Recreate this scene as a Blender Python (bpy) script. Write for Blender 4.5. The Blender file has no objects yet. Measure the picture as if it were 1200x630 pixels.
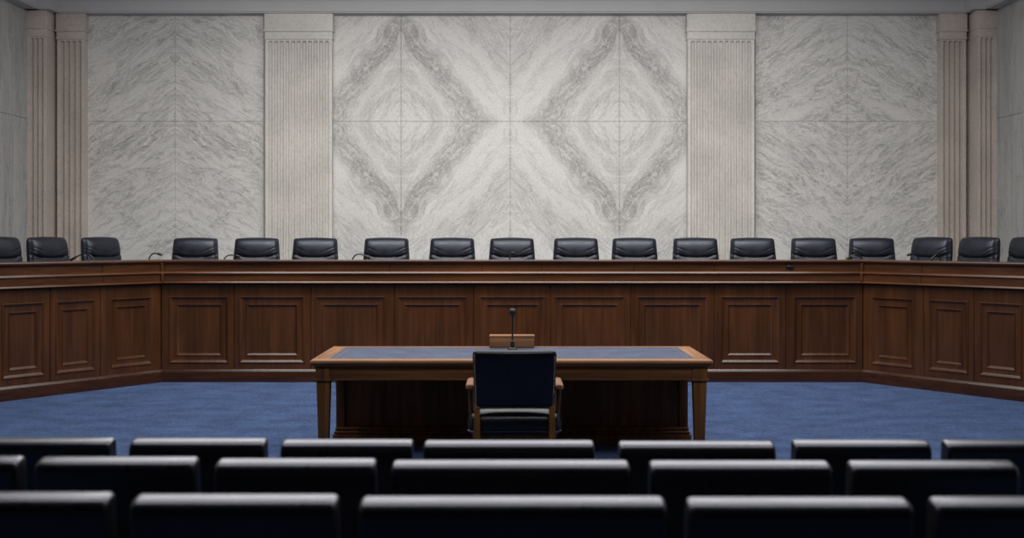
import bpy, bmesh, math, random
from math import sin, cos, pi, sqrt, radians
from mathutils import Vector, Matrix
random.seed(7)
SC = bpy.context.scene
COL = SC.collection
F = 1378.0            # focal length in pixels of the 1200-wide frame
CAMH = 1.5
HOR = 280.0

# ------------------------------------------------------------------ materials
def new_mat(name):
    m = bpy.data.materials.new(name); m.use_nodes = True
    nt = m.node_tree; nt.nodes.clear()
    out = nt.nodes.new('ShaderNodeOutputMaterial')
    b = nt.nodes.new('ShaderNodeBsdfPrincipled')
    nt.links.new(b.outputs[0], out.inputs[0])
    return m, nt, b
def N(nt, t, **kw):
    n = nt.nodes.new(t)
    for k, v in kw.items():
        if k.startswith('i_'):
            n.inputs[k[2:].replace('_', ' ')].default_value = v
        else: setattr(n, k, v)
    return n
def L(nt, a, b): nt.links.new(a, b)
def ramp(nt, stops, interp='LINEAR'):
    r = nt.nodes.new('ShaderNodeValToRGB'); cr = r.color_ramp; cr.interpolation = interp
    while len(cr.elements) < len(stops): cr.elements.new(0.5)
    for e, (p, c) in zip(cr.elements, stops):
        e.position = p
        e.color = (c, c, c, 1) if isinstance(c, (int, float)) else (*c, 1)
    return r
def mapping(nt, coord, scale, loc=(0, 0, 0), rot=(0, 0, 0)):
    tc = nt.nodes.new('ShaderNodeTexCoord')
    mp = nt.nodes.new('ShaderNodeMapping')
    mp.inputs['Scale'].default_value = scale
    mp.inputs['Location'].default_value = loc
    mp.inputs['Rotation'].default_value = rot
    L(nt, tc.outputs[coord], mp.inputs[0])
    return mp
def mathn(nt, op, a, b=None, clamp=False):
    n = nt.nodes.new('ShaderNodeMath'); n.operation = op; n.use_clamp = clamp
    for i, v in enumerate((a, b)):
        if v is None: continue
        if isinstance(v, (int, float)): n.inputs[i].default_value = v
        else: L(nt, v, n.inputs[i])
    return n.outputs[0]
def mixc(nt, fac, a, b, mode='MIX'):
    n = nt.nodes.new('ShaderNodeMix'); n.data_type = 'RGBA'; n.blend_type = mode
    if isinstance(fac, (int, float)): n.inputs[0].default_value = fac
    else: L(nt, fac, n.inputs[0])
    for idx, v in ((6, a), (7, b)):
        if isinstance(v, tuple): n.inputs[idx].default_value = (*v, 1)
        else: L(nt, v, n.inputs[idx])
    return n.outputs[2]

def wood(name, dark, mid, light, grain='v', rough=0.33, spec=0.33):
    m, nt, b = new_mat(name)
    sc = {'v': (26, 26, 1.3), 'h': (1.3, 5, 34), 'x': (1.3, 26, 26), 'y': (26, 1.3, 26)}[grain]
    mp = mapping(nt, 'Object', sc)
    n1 = N(nt, 'ShaderNodeTexNoise', i_Scale=1.0, i_Detail=6.0, i_Roughness=.62, i_Distortion=.5); L(nt, mp.outputs[0], n1.inputs['Vector'])
    sc2 = tuple(s * .12 if s > 2 else s * .6 for s in sc)
    mp2 = mapping(nt, 'Object', sc2, (3.1, 1.7, .4))
    n2 = N(nt, 'ShaderNodeTexNoise', i_Scale=1.6, i_Detail=3.0); L(nt, mp2.outputs[0], n2.inputs['Vector'])
    r = ramp(nt, [(.28, dark), (.5, mid), (.74, light)]); L(nt, n1.outputs[0], r.inputs[0])
    r2 = ramp(nt, [(.3, .72), (.7, 1.18)]); L(nt, n2.outputs[0], r2.inputs[0])
    c = mixc(nt, 1.0, r.outputs[0], r2.outputs[0], 'MULTIPLY')
    L(nt, c, b.inputs['Base Color'])
    b.inputs['Roughness'].default_value = rough
    b.inputs['Specular IOR Level'].default_value = spec
    bp = N(nt, 'ShaderNodeBump', i_Strength=.08, i_Distance=.002); L(nt, n1.outputs[0], bp.inputs['Height']); L(nt, bp.outputs[0], b.inputs['Normal'])
    return m

def leather(name, col, rough=.36, spec=.5, bump=.12, scale=260, coat=0.0):
    m, nt, b = new_mat(name)
    mp = mapping(nt, 'Object', (1, 1, 1))
    v = N(nt, 'ShaderNodeTexVoronoi', i_Scale=scale); L(nt, mp.outputs[0], v.inputs['Vector'])
    n = N(nt, 'ShaderNodeTexNoise', i_Scale=9.0, i_Detail=4.0); L(nt, mp.outputs[0], n.inputs['Vector'])
    r = ramp(nt, [(.3, tuple(c * .75 for c in col)), (.7, tuple(c * 1.3 for c in col))]); L(nt, n.outputs[0], r.inputs[0])
    L(nt, r.outputs[0], b.inputs['Base Color'])
    rr = ramp(nt, [(.3, rough - .05), (.7, rough + .07)]); L(nt, n.outputs[0], rr.inputs[0]); L(nt, rr.outputs[0], b.inputs['Roughness'])
    b.inputs['Specular IOR Level'].default_value = spec
    bp = N(nt, 'ShaderNodeBump', i_Strength=bump, i_Distance=.002); L(nt, v.outputs[0], bp.inputs['Height'])
    bp2 = N(nt, 'ShaderNodeBump', i_Strength=.12 if coat == 0 else .015, i_Distance=.01); L(nt, n.outputs[0], bp2.inputs['Height']); L(nt, bp.outputs[0], bp2.inputs['Normal'])
    L(nt, bp2.outputs[0], b.inputs['Normal'])
    b.inputs['Coat Weight'].default_value = coat; b.inputs['Coat Tint'].default_value = (.88, .89, 1, 1); b.inputs['Coat Roughness'].default_value = .3
    b.inputs['Specular Tint'].default_value = (.84, .86, 1, 1)
    return m

def plain(name, col, rough=.5, metal=0.0, spec=.5, var=.06, scale=14):
    m, nt, b = new_mat(name)
    mp = mapping(nt, 'Object', (1, 1, 1))
    n = N(nt, 'ShaderNodeTexNoise', i_Scale=scale, i_Detail=4.0); L(nt, mp.outputs[0], n.inputs['Vector'])
    r = ramp(nt, [(.3, tuple(c * (1 - var) for c in col)), (.7, tuple(c * (1 + var) for c in col))]); L(nt, n.outputs[0], r.inputs[0])
    L(nt, r.outputs[0], b.inputs['Base Color'])
    b.inputs['Roughness'].default_value = rough; b.inputs['Metallic'].default_value = metal
    b.inputs['Specular IOR Level'].default_value = spec
    return m

def carpet_mat():
    m, nt, b = new_mat('blue_carpet')
    mp = mapping(nt, 'Object', (1, 1, 1))
    n1 = N(nt, 'ShaderNodeTexNoise', i_Scale=50.0, i_Detail=6.0, i_Roughness=.8); L(nt, mp.outputs[0], n1.inputs['Vector'])
    mp2 = mapping(nt, 'Object', (1.0, 1.4, 1))
    n2 = N(nt, 'ShaderNodeTexNoise', i_Scale=3.2, i_Detail=5.0, i_Roughness=.6); L(nt, mp2.outputs[0], n2.inputs['Vector'])
    n3 = N(nt, 'ShaderNodeTexNoise', i_Scale=20.0, i_Detail=5.0, i_Roughness=.7); L(nt, mp.outputs[0], n3.inputs['Vector'])
    r = ramp(nt, [(.3, CARPET[0]), (.5, CARPET[1]), (.72, CARPET[2])]); L(nt, n1.outputs[0], r.inputs[0])
    r2 = ramp(nt, [(.3, .66), (.7, 1.28)]); L(nt, n2.outputs[0], r2.inputs[0])
    r3 = ramp(nt, [(.3, .72), (.7, 1.26)]); L(nt, n3.outputs[0], r3.inputs[0])
    c = mixc(nt, 1, r.outputs[0], r2.outputs[0], 'MULTIPLY'); c = mixc(nt, 1, c, r3.outputs[0], 'MULTIPLY')
    L(nt, c, b.inputs['Base Color']); b.inputs['Roughness'].default_value = .95
    b.inputs['Specular IOR Level'].default_value = .1
    b.inputs['Sheen Weight'].default_value = .12; b.inputs['Sheen Roughness'].default_value = .5
    b.inputs['Sheen Tint'].default_value = (.5, .6, 1, 1)
    bp = N(nt, 'ShaderNodeBump', i_Strength=.5, i_Distance=.01); L(nt, n1.outputs[0], bp.inputs['Height']); L(nt, bp.outputs[0], b.inputs['Normal'])
    return m

def marble(name, band=False, base=(.665, .65, .625), dark=(.17, .165, .157), stretch=1.0, fine=1.0):
    """veined stone; UV x runs across the veins, y along them (metres)"""
    m, nt, b = new_mat(name)
    tc = nt.nodes.new('ShaderNodeTexCoord')
    w = N(nt, 'ShaderNodeTexNoise', i_Scale=1.3, i_Detail=3.0); L(nt, tc.outputs['UV'], w.inputs['Vector'])
    w2 = N(nt, 'ShaderNodeTexNoise', i_Scale=7.0, i_Detail=3.0); L(nt, tc.outputs['UV'], w2.inputs['Vector'])
    sep = nt.nodes.new('ShaderNodeSeparateXYZ'); L(nt, tc.outputs['UV'], sep.inputs[0])
    s = mathn(nt, 'ADD', sep.outputs[0], mathn(nt, 'MULTIPLY', mathn(nt, 'SUBTRACT', w.outputs[0], .5), .22))
    s = mathn(nt, 'ADD', s, mathn(nt, 'MULTIPLY', mathn(nt, 'SUBTRACT', w2.outputs[0], .5), .07))
    def tex(ks, kt, off, detail, rough=.6, dist=0.0):
        cb = nt.nodes.new('ShaderNodeCombineXYZ')
        L(nt, mathn(nt, 'MULTIPLY', s, ks), cb.inputs[0])
        L(nt, mathn(nt, 'MULTIPLY', sep.outputs[1], kt), cb.inputs[1]); cb.inputs[2].default_value = off
        n = N(nt, 'ShaderNodeTexNoise', i_Scale=1.0, i_Detail=detail, i_Roughness=rough, i_Distortion=dist)
        L(nt, cb.outputs[0], n.inputs['Vector'])
        return n.outputs[0]
    def ridge(o, wd):
        a = mathn(nt, 'ABSOLUTE', mathn(nt, 'SUBTRACT', o, .5))
        r = ramp(nt, [(0, 1.0), (wd * .35, .55), (wd, 0.0)]); L(nt, a, r.inputs[0]); return r.outputs[0]
    v1 = ridge(tex(5.6, 1.0 * stretch, 1.3, 8, .70, .6), .035)
    v2 = ridge(tex(14 * fine, 3.2 * stretch, 5.7, 9, .78, .9), .036)
    v3 = ridge(tex(2.4, .7 * stretch, 8.1, 9, .72, .8), .014)
    cl = tex(2.6, .55 * stretch, 3.3, 5, .6)
    clr = ramp(nt, [(.36, 0.0), (.66, 1.0)]); L(nt, cl, clr.inputs[0])
    patch = tex(1.6, .9, 12.2, 3, .5)
    pr = ramp(nt, [(.42, .06), (.66, 1.0)]); L(nt, patch, pr.inputs[0])
    speck = N(nt, 'ShaderNodeTexNoise', i_Scale=46.0, i_Detail=4.0, i_Roughness=.75); L(nt, tc.outputs['UV'], speck.inputs['Vector'])
    sr = ramp(nt, [(.36, .86), (.64, 1.09)]); L(nt, speck.outputs[0], sr.inputs[0])
    f = mathn(nt, 'MULTIPLY', v1, .36)
    f = mathn(nt, 'ADD', f, mathn(nt, 'MULTIPLY', mathn(nt, 'MULTIPLY', v2, pr.outputs[0]), .52))
    f = mathn(nt, 'ADD', f, mathn(nt, 'MULTIPLY', v3, .45))
    f = mathn(nt, 'ADD', f, mathn(nt, 'MULTIPLY', clr.outputs[0], .13))
    if band:
        bn = None
        for c0, wd, amp in BANDS:
            d = mathn(nt, 'ABSOLUTE', mathn(nt, 'SUBTRACT', s, c0))
            r = ramp(nt, [(0.0, amp), (wd * .55, amp * .8), (wd, 0.0)]); L(nt, d, r.inputs[0])
            bn = r.outputs[0] if bn is None else mathn(nt, 'ADD', bn, r.outputs[0])
        bt = tex(12, 2.2, 7.7, 6, .7, .6)
        br = ramp(nt, [(.3, .35), (.62, 1.15)]); L(nt, bt, br.inputs[0])
        v4 = ridge(tex(11, 3.2, 15.1, 9, .78, 1.4), .07)
        f = mathn(nt, 'ADD', mathn(nt, 'MULTIPLY', f, .66), mathn(nt, 'MULTIPLY', bn, mathn(nt, 'ADD', mathn(nt, 'MULTIPLY', br.outputs[0], .52), mathn(nt, 'MULTIPLY', v4, 1.25))))
    f = mathn(nt, 'MINIMUM', f, .85)
    c = mixc(nt, f, base, dark)
    c = mixc(nt, 1.0, c, sr.outputs[0], 'MULTIPLY')
    L(nt, c, b.inputs['Base Color'])
    b.inputs['Roughness'].default_value = .5; b.inputs['Specular IOR Level'].default_value = .3
    return m
BANDS = [(.80, .20, .40), (.46, .10, .14), (1.55, .22, .13)]

def limestone(name, base):
    m, nt, b = new_mat(name)
    mp = mapping(nt, 'Object', (1, 1, 1))
    n = N(nt, 'ShaderNodeTexNoise', i_Scale=22.0, i_Detail=6.0, i_Roughness=.7); L(nt, mp.outputs[0], n.inputs['Vector'])
    n2 = N(nt, 'ShaderNodeTexNoise', i_Scale=2.0, i_Detail=3.0); L(nt, mp.outputs[0], n2.inputs['Vector'])
    r = ramp(nt, [(.32, tuple(c * .86 for c in base)), (.5, base), (.7, tuple(c * 1.08 for c in base))]); L(nt, n.outputs[0], r.inputs[0])
    r2 = ramp(nt, [(.3, .9), (.7, 1.08)]); L(nt, n2.outputs[0], r2.inputs[0])
    L(nt, mixc(nt, 1, r.outputs[0], r2.outputs[0], 'MULTIPLY'), b.inputs['Base Color'])
    b.inputs['Roughness'].default_value = .6; b.inputs['Specular IOR Level'].default_value = .25
    return m

CARPET = [(.019, .037, .095), (.046, .080, .175), (.125, .180, .325)]
M = {}
M['carpet'] = carpet_mat()
M['marble'] = marble('veined_marble')
M['marble_band'] = marble('banded_marble', band=True)
M['marble_side'] = marble('side_marble', base=(.47, .46, .445), dark=(.19, .215, .21), stretch=.35)
M['stone'] = limestone('pilaster_stone', (.60, .575, .535))
M['stone_pink'] = limestone('corner_stone', (.52, .455, .405))
M['grout'] = plain('grout', (.40, .385, .36), .8)
M['plaster'] = plain('cornice_plaster', (.46, .458, .46), .7, var=.03, scale=3)
M['ceiling'] = plain('ceiling_plaster', (.55, .55, .55), .8, var=.03, scale=3)
M['rear'] = plain('rear_wall_panelling', (.06, .04, .03), .6, var=.1, scale=3)
WD, WM, WL = (.043, .0150, .0047), (.065, .0229, .0075), (.091, .0333, .0112)
M['wood_v'] = wood('dais_wood_upright', WD, WM, WL, 'v', .28, .4)
M['wood_h'] = wood('dais_wood_level', tuple(1.15 * c for c in WD), tuple(1.15 * c for c in WM), tuple(1.15 * c for c in WL), 'h', .26, .5)
M['wood_edge'] = wood('dais_polished_moulding', tuple(1.3 * c for c in WD), tuple(1.3 * c for c in WM), tuple(1.3 * c for c in WL), 'h', .24, .42)
M['wood_base'] = wood('dais_wood_skirting', (.02, .0065, .0032), (.038, .0125, .0055), (.06, .021, .009), 'h', .24, .5)
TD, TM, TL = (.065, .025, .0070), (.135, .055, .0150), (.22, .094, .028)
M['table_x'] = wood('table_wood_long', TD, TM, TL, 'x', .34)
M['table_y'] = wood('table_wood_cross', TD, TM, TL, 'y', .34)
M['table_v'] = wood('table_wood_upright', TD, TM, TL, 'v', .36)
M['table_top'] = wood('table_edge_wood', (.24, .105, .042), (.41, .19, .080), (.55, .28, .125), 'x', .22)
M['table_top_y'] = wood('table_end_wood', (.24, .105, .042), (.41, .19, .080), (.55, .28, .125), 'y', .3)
M['dark_x'] = wood('modesty_wood', (.08, .030, .012), (.14, .052, .021), (.21, .08, .034), 'v', .4, .15)
M['box'] = wood('box_wood', (.22, .095, .040), (.34, .16, .068), (.46, .24, .105), 'x', .36)
M['arm'] = wood('chair_wood', (.16, .065, .028), (.30, .135, .06), (.45, .22, .11), 'v', .35)
M['chairleg'] = wood('chair_leg_wood', TD, TM, TL, 'v', .36)
M['inlay'] = leather('blue_table_leather', (.055, .080, .155), .36, .5, .05, 500)
M['black'] = leather('black_leather', (.0036, .0040, .0052), .24, .38, .03)
M['exec'] = leather('executive_black_leather', (.009, .0115, .016), .38, .5)
M['seatblack'] = leather('audience_black_leather', (.0040, .0044, .0062), .30, .6, .03, 260, .75)
M['plastic'] = plain('black_plastic', (.012, .012, .013), .45)
M['metal'] = plain('dark_metal', (.05, .05, .052), .35, .8)
M['chrome'] = plain('chrome', (.55, .55, .55), .22, 1.0)
M['brass'] = plain('brass_nails', (.34, .25, .14), .35, 1.0)
M['gold'] = plain('gilt_tooling', (.25, .17, .09), .4, .4)

# ------------------------------------------------------------------ builders
def link(name, bm, mats, parent=None, smooth=35, bevel=None):
    me = bpy.data.meshes.new(name)
    if parent is not None and parent.get('_w'):
        bmesh.ops.translate(bm, vec=-parent.location, verts=bm.verts)
    bmesh.ops.recalc_face_normals(bm, faces=bm.faces)
    bm.to_mesh(me); bm.free()
    for mm in (mats if isinstance(mats, (list, tuple)) else [mats]): me.materials.append(mm)
    if smooth is not None:
        me.polygons.foreach_set('use_smooth', [True] * len(me.polygons))
        me.set_sharp_from_angle(angle=radians(smooth))
    o = bpy.data.objects.new(name, me); COL.objects.link(o)
    if parent is not None: o.parent = parent
    return o
def thing(name, label, cat, loc=(0, 0, 0), rz=0, group=None, world=False):
    o = bpy.data.objects.new(name, None); COL.objects.link(o)
    o.empty_display_size = .1
    o.location = loc; o.rotation_euler = (0, 0, rz)
    o['label'] = label; o['category'] = cat
    if group: o['group'] = group
    if world: o['_w'] = 1
    return o
def struct(name, bm, mats, smooth=35):
    o = link(name, bm, mats, None, smooth); o['kind'] = 'structure'; return o
def box(bm, x0, x1, y0, y1, z0, z1, bev=0, seg=2, mi=0, M4=None):
    r = bmesh.ops.create_cube(bm, size=1)
    vs = r['verts']
    bmesh.ops.scale(bm, vec=(x1 - x0, y1 - y0, z1 - z0), verts=vs)
    bmesh.ops.translate(bm, vec=((x0 + x1) / 2, (y0 + y1) / 2, (z0 + z1) / 2), verts=vs)
    fs = list({f for v in vs for f in v.link_faces})
    for f in fs: f.material_index = mi
    if bev:
        es = list({e for v in vs for e in v.link_edges})
        q = bmesh.ops.bevel(bm, geom=es, offset=bev, segments=seg, profile=.5, affect='EDGES', clamp_overlap=True)
        vs = list({v for f in q['faces'] for v in f.verts} | {v for v in vs if v.is_valid})
    if M4 is not None: bmesh.ops.transform(bm, matrix=M4, verts=vs)
    return vs
def nbox(*a, **k):
    bm = bmesh.new(); box(bm, *a, **k); return bm
def tube(bm, pts, rad, n=10, cap=True):
    pts = [Vector(p) for p in pts]
    rads = rad if isinstance(rad, (list, tuple)) else [rad] * len(pts)
    rings = []; ref = None
    for i, p in enumerate(pts):
        t = (pts[min(i + 1, len(pts) - 1)] - pts[max(i - 1, 0)]).normalized()
        if ref is None:
            ref = Vector((1, 0, 0)) if abs(t.x) < .9 else Vector((0, 1, 0))
        ref = (ref - t * ref.dot(t)).normalized(); bn = t.cross(ref)
        rings.append([bm.verts.new(p + (ref * cos(2 * pi * k / n) + bn * sin(2 * pi * k / n)) * rads[i]) for k in range(n)])
    for a, b in zip(rings, rings[1:]):
        for k in range(n): bm.faces.new((a[k], a[(k + 1) % n], b[(k + 1) % n], b[k]))
    if cap: bm.faces.new(rings[0]); bm.faces.new(rings[-1])
def lathe(bm, prof, n=20, c=(0, 0, 0)):
    rings = []
    for r, z in prof:
        rings.append([bm.verts.new((c[0] + r * cos(2 * pi * k / n), c[1] + r * sin(2 * pi * k / n), c[2] + z)) for k in range(n)])
    for a, b in zip(rings, rings[1:]):
        for k in range(n): bm.faces.new((a[k], a[(k + 1) % n], b[(k + 1) % n], b[k]))
    bm.faces.new(rings[0]); bm.faces.new(rings[-1])
def bez(p0, p1, p2, p3, n=14):
    p0, p1, p2, p3 = map(Vector, (p0, p1, p2, p3))
    return [p0 * (1 - t) ** 3 + p1 * 3 * t * (1 - t) ** 2 + p2 * 3 * t * t * (1 - t) + p3 * t ** 3 for t in [i / n for i in range(n + 1)]]
def sweep(bm, path, prof, mi=0):
    """closed profile of (out, z) along a plan path; 'out' is towards the room (the side given by the path's turn)"""
    P = [Vector((x, y)) for x, y in path]; nrm = []
    for a, b in zip(P, P[1:]):
        d = (b - a).normalized(); nrm.append(Vector((d.y, -d.x)))
    offs = []
    for i in range(len(P)):
        if i == 0: offs.append(nrm[0])
        elif i == len(P) - 1: offs.append(nrm[-1])
        else:
            q = nrm[i - 1] + nrm[i]; offs.append(q / (q.dot(nrm[i])))
    rings = [[bm.verts.new((P[i].x + offs[i].x * o, P[i].y + offs[i].y * o, z)) for o, z in prof] for i in range(len(P))]
    k = len(prof)
    for a, b in zip(rings, rings[1:]):
        for j in range(k):
            f = bm.faces.new((a[j], a[(j + 1) % k], b[(j + 1) % k], b[j])); f.material_index = mi
    bm.faces.new(rings[0]); bm.faces.new(rings[-1])
def cushion(bm, zs, hw, front, back, nu=24, power=8, sharp=.5):
    """closed upholstered slab: rows at heights zs, half width hw(z), front(u,z) and back(u,z) depths; edges rolled"""
    z0, z1 = zs[0], zs[-1]
    us = [sin(-pi / 2 + pi * i / nu) for i in range(nu + 1)]
    def e(a): return max(0.0, 1 - abs(a) ** power) ** sharp
    fr, bk = [], []
    for z in zs:
        v = 2 * (z - z0) / (z1 - z0) - 1
        rf, rb = [], []
        for u in us:
            k = e(u) * e(v); yf, yb = front(u, z), back(u, z); ym = (yf + yb) / 2
            x = u * hw(z)
            if abs(u) > .9999 or abs(v) > .9999:
                w = bm.verts.new((x, ym, z)); rf.append(w); rb.append(w)
            else:
                rf.append(bm.verts.new((x, ym + (yf - ym) * k, z))); rb.append(bm.verts.new((x, ym + (yb - ym) * k, z)))
        fr.append(rf); bk.append(rb)
    for G in (fr, bk):
        for a, b in zip(G, G[1:]):
            for i in range(nu): bm.faces.new((a[i], a[i + 1], b[i + 1], b[i]))
def cosrange(a, b, n): return [a + (b - a) * (.5 - .5 * cos(pi * i / n)) for i in range(n + 1)]
def copy_tree(o, parent=None):
    c = o.copy(); COL.objects.link(c)
    if parent is not None: c.parent = parent
    for ch in list(o.children): copy_tree(ch, c)
    return c
def X(px, D): return (px - 600) / F * D
def Z(py, D): return CAMH - (py - HOR) * D / F

# ------------------------------------------------------------------ room shell
WY = 15.5; WX = 6.245; SOF = 4.446; CEIL = 5.0; RY = -3.5; PIER = 15.15; PX = 6.0
DECK = .35
struct('floor', nbox(-WX - .2, WX + .2, RY - .2, WY + .2, -.1, 0), M['carpet'])
struct('ceiling', nbox(-WX - .2, WX + .2, RY - .2, WY + .2, CEIL, CEIL + .1), M['ceiling'])
struct('wall_rear', nbox(-WX - .2, WX + .2, RY - .2, RY, 0, CEIL), M['rear'])
JZ = 3.05
def slab(bm, uvl, p0, du, w, z0, z1, nrm, th, uvf, mi, gap=.0022):
    """a stone slab with a chamfered edge: p0 plan start, du unit plan direction, w width"""
    g = gap / 2; ch = .004
    loops = []
    for (ins, d) in ((g, 0), (g, th - ch), (g + ch, th)):
        q = [(ins, z0 + ins), (w - ins, z0 + ins), (w - ins, z1 - ins), (ins, z1 - ins)]
        loops.append([(bm.verts.new((p0[0] + du[0] * a + nrm[0] * d, p0[1] + du[1] * a + nrm[1] * d, z)), a, z) for a, z in q])
    def face(vv):
        f = bm.faces.new([v[0] for v in vv]); f.material_index = mi
        for lp, v in zip(f.loops, vv): lp[uvl].uv = uvf(v[1], v[2])
    for A, B in zip(loops, loops[1:]):
        for i in range(4): face((A[i], A[(i + 1) % 4], B[(i + 1) % 4], B[i]))
    face(loops[-1])
bm = bmesh.new(); uvl = bm.loops.layers.uv.new('UVMap')
box(bm, -WX - .2, WX + .2, WY + .02, WY + .2, 0, CEIL, mi=0)
def back_slab(x0, x1, z0, z1, xc, kx, kz, off, mi, sx=1, mode=1):
    n = sqrt(kx * kx + kz * kz); cx, cz = kx / n, kz / n
    def uvf(a, z):
        A = abs(x0 + a - xc); B = (z - JZ)
        if mode == 1: B = abs(B)
        return (cx * A + cz * B + off[0], -cz * A + cx * B + off[1])
    slab(bm, uvl, (x0, WY + .02), (1, 0), x1 - x0, z0, z1, (0, -1), .02, uvf, mi)
xs = lambda p: X(p, WY)
for (z0, z1) in ((DECK - .05, JZ), (JZ, SOF + .12)):
    up = z0 > 2
    for a, b in ((100, 205), (205, 309)): back_slab(xs(a), xs(b), z0, z1, xs(205), .6, 1, (11, 4), 1, mode=0)
    for a, b in ((885, 993), (993, 1101)): back_slab(xs(a), xs(b), z0, z1, xs(993), .62, 1, (23, 9) if up else (31, 2), 1)
    for a, b in ((60, 75), (1125, 1140)): back_slab(xs(a), xs(b), z0, z1, xs(a), .1, 1, (3, 3), 1)
    for a, b in ((390, 470), (470, 598)): back_slab(xs(a), xs(b), z0, z1, xs(470), 1.25, 1, (0, 17), 2)
    for a, b in ((598, 726), (726, 805)): back_slab(xs(a), xs(b), z0, z1, xs(726), 1.25, 1, (0, 17), 2)
struct('wall_back', bm, [M['grout'], M['marble'], M['marble_band']])
for side, sg in (('left', -1), ('right', 1)):
    bm = bmesh.new(); uvl = bm.loops.layers.uv.new('UVMap')
    box(bm, *sorted((sg * (WX + .02), sg * (WX + .2))), RY, WY + .02, 0, CEIL, mi=0)
    ys = [RY, -1.0, 1.6, 4.2, 6.8, 9.4, 12.0, 14.75, WY]
    for z0, z1 in ((0, JZ), (JZ, SOF + .12)):
        for i, (a, b) in enumerate(zip(ys, ys[1:])):
            slab(bm, uvl, (sg * (WX + .02), a), (0, 1), b - a, z0, z1, (-sg, 0), .02,
                 lambda q, z, a=a, i=i: (a + q + 3 * i, z + 7 * sg), 1)
    struct('wall_' + side, bm, [M['grout'], M['marble_side']])
# cornice round the room, with a break over each corner pier
CP = [(0, SOF), (.165, SOF), (.17, SOF + .004), (.172, SOF + .014), (.185, SOF + .022), (.19, SOF + .05), (.225, SOF + .14), (.235, SOF + .155), (.27, SOF + .16), (.29, SOF + .25), (.4, SOF + .28), (.4, CEIL), (0, CEIL)]
bm = bmesh.new()
sweep(bm, [(-WX, RY), (-WX, WY), (WX, WY), (WX, RY)], CP)
for sg in (-1, 1):
    sweep(bm, [(-WX, PIER), (-PX, PIER), (-PX, WY)] if sg < 0 else [(PX, WY), (PX, PIER), (WX, PIER)],
          [(o * .55 - (.0 if o else .2), z) for o, z in CP[:-4]] + [(.1, CEIL), (-.2, CEIL)])
o = struct('trim_1', bm, M['plaster'], 30); o['label'] = 'pale grey plaster cornice along the top of the marble walls'
# fluted pilasters
def fluted(name, x0, x1, yf, yb, n, mat, z_top=SOF, cap=.02, margin=.10, r_frac=.37, z_fl=None):
    bm = bmesh.new()
    zc1 = z_top - .224; zc2 = zc1 - .10; zt = (z_fl or zc2 - .03)
    box(bm, x0 - cap * .6, x1 + cap * .6, yf - cap, yb, zc1 + .01, z_top + .002, .004)
    box(bm, x0 - cap * 1.0, x1 + cap * 1.0, yf - cap * 1.6, yb, zc1 - .012, zc1 + .012, .005)
    box(bm, x0 - cap * .3, x1 + cap * .3, yf - cap * .5, yb, zc2 + .004, zc1 - .01, .004)
    box(bm, x0 - cap * .6, x1 + cap * .6, yf - cap * 1.0, yb, zc2 - .012, zc2 + .008, .004)
    W = x1 - x0; mg = W * margin * (11 / n) * .25 + .008; pitch = (W - 2 * mg) / n; r = pitch * r_frac
    cen = [x0 + mg + pitch * (i + .5) for i in range(n)]
    xsm = [x0]
    for c in cen: xsm += [c - r * 1.001] + [c + r * sin(-pi / 2 + pi * k / 10) for k in range(1, 10)] + [c + r * 1.001]
    xsm.append(x1)
    zb = zt - r
    zsm = [DECK + .35] + [zb] + [zb + r * sin(pi / 2 * k / 5) for k in range(1, 6)] + [zc2]
    def dep(x, z):
        d = min(abs(x - c) for c in cen); h = max(0, z - zb)
        q = r * r - d * d - h * h
        return sqrt(q) * 1.7 if q > 0 else 0
    g = [[bm.verts.new((x, yf + dep(x, z), z)) for x in xsm] for z in zsm]
    for a, b in zip(g, g[1:]):
        for i in range(len(xsm) - 1): bm.faces.new((a[i], a[i + 1], b[i + 1], b[i]))
    for i in (0, -1):
        xx = xsm[i]; pr = [bm.verts.new((xx, yb, z)) for z in (zsm[0], zsm[-1])]
        bm.faces.new([q[i] for q in g] + [pr[1], pr[0]])
    # attic base
    box(bm, x0 - .05, x1 + .05, yf - .05, yb, DECK, DECK + .18, .006)
    box(bm, x0 - .035, x1 + .035, yf - .035, yb, DECK + .18, DECK + .26, .03, 4)
    box(bm, x0 - .015, x1 + .015, yf - .015, yb, DECK + .26, DECK + .352, .01, 3)
    return struct(name, bm, mat, 40)
PF = 15.38
xf = lambda p: X(p, PF)
k = 2
for name, a, b, nfl, mat, lab in (
        (2, 311, 389, 11, 'stone', 'fluted stone pilaster left of the diamond-veined marble'),
        (3, 806, 884, 11, 'stone', 'fluted stone pilaster right of the diamond-veined marble'),
        (4, 67, 99, 4, 'stone_pink', 'narrow fluted pilaster by the left corner pier'),
        (5, 1102, 1132, 4, 'stone_pink', 'narrow fluted pilaster by the right corner pier')):
    o = fluted('trim_%d' % name, xf(a), xf(b), PF, WY + .02, nfl, M[mat]); o['label'] = lab
for name, sg in ((6, -1), (7, 1)):
    x0, x1 = sorted((sg * WX, sg * PX))
    o = fluted('trim_%d' % name, x0, x1, PIER, WY, 3, M['stone_pink'], cap=.012); o['label'] = 'fluted corner pier'
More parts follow.
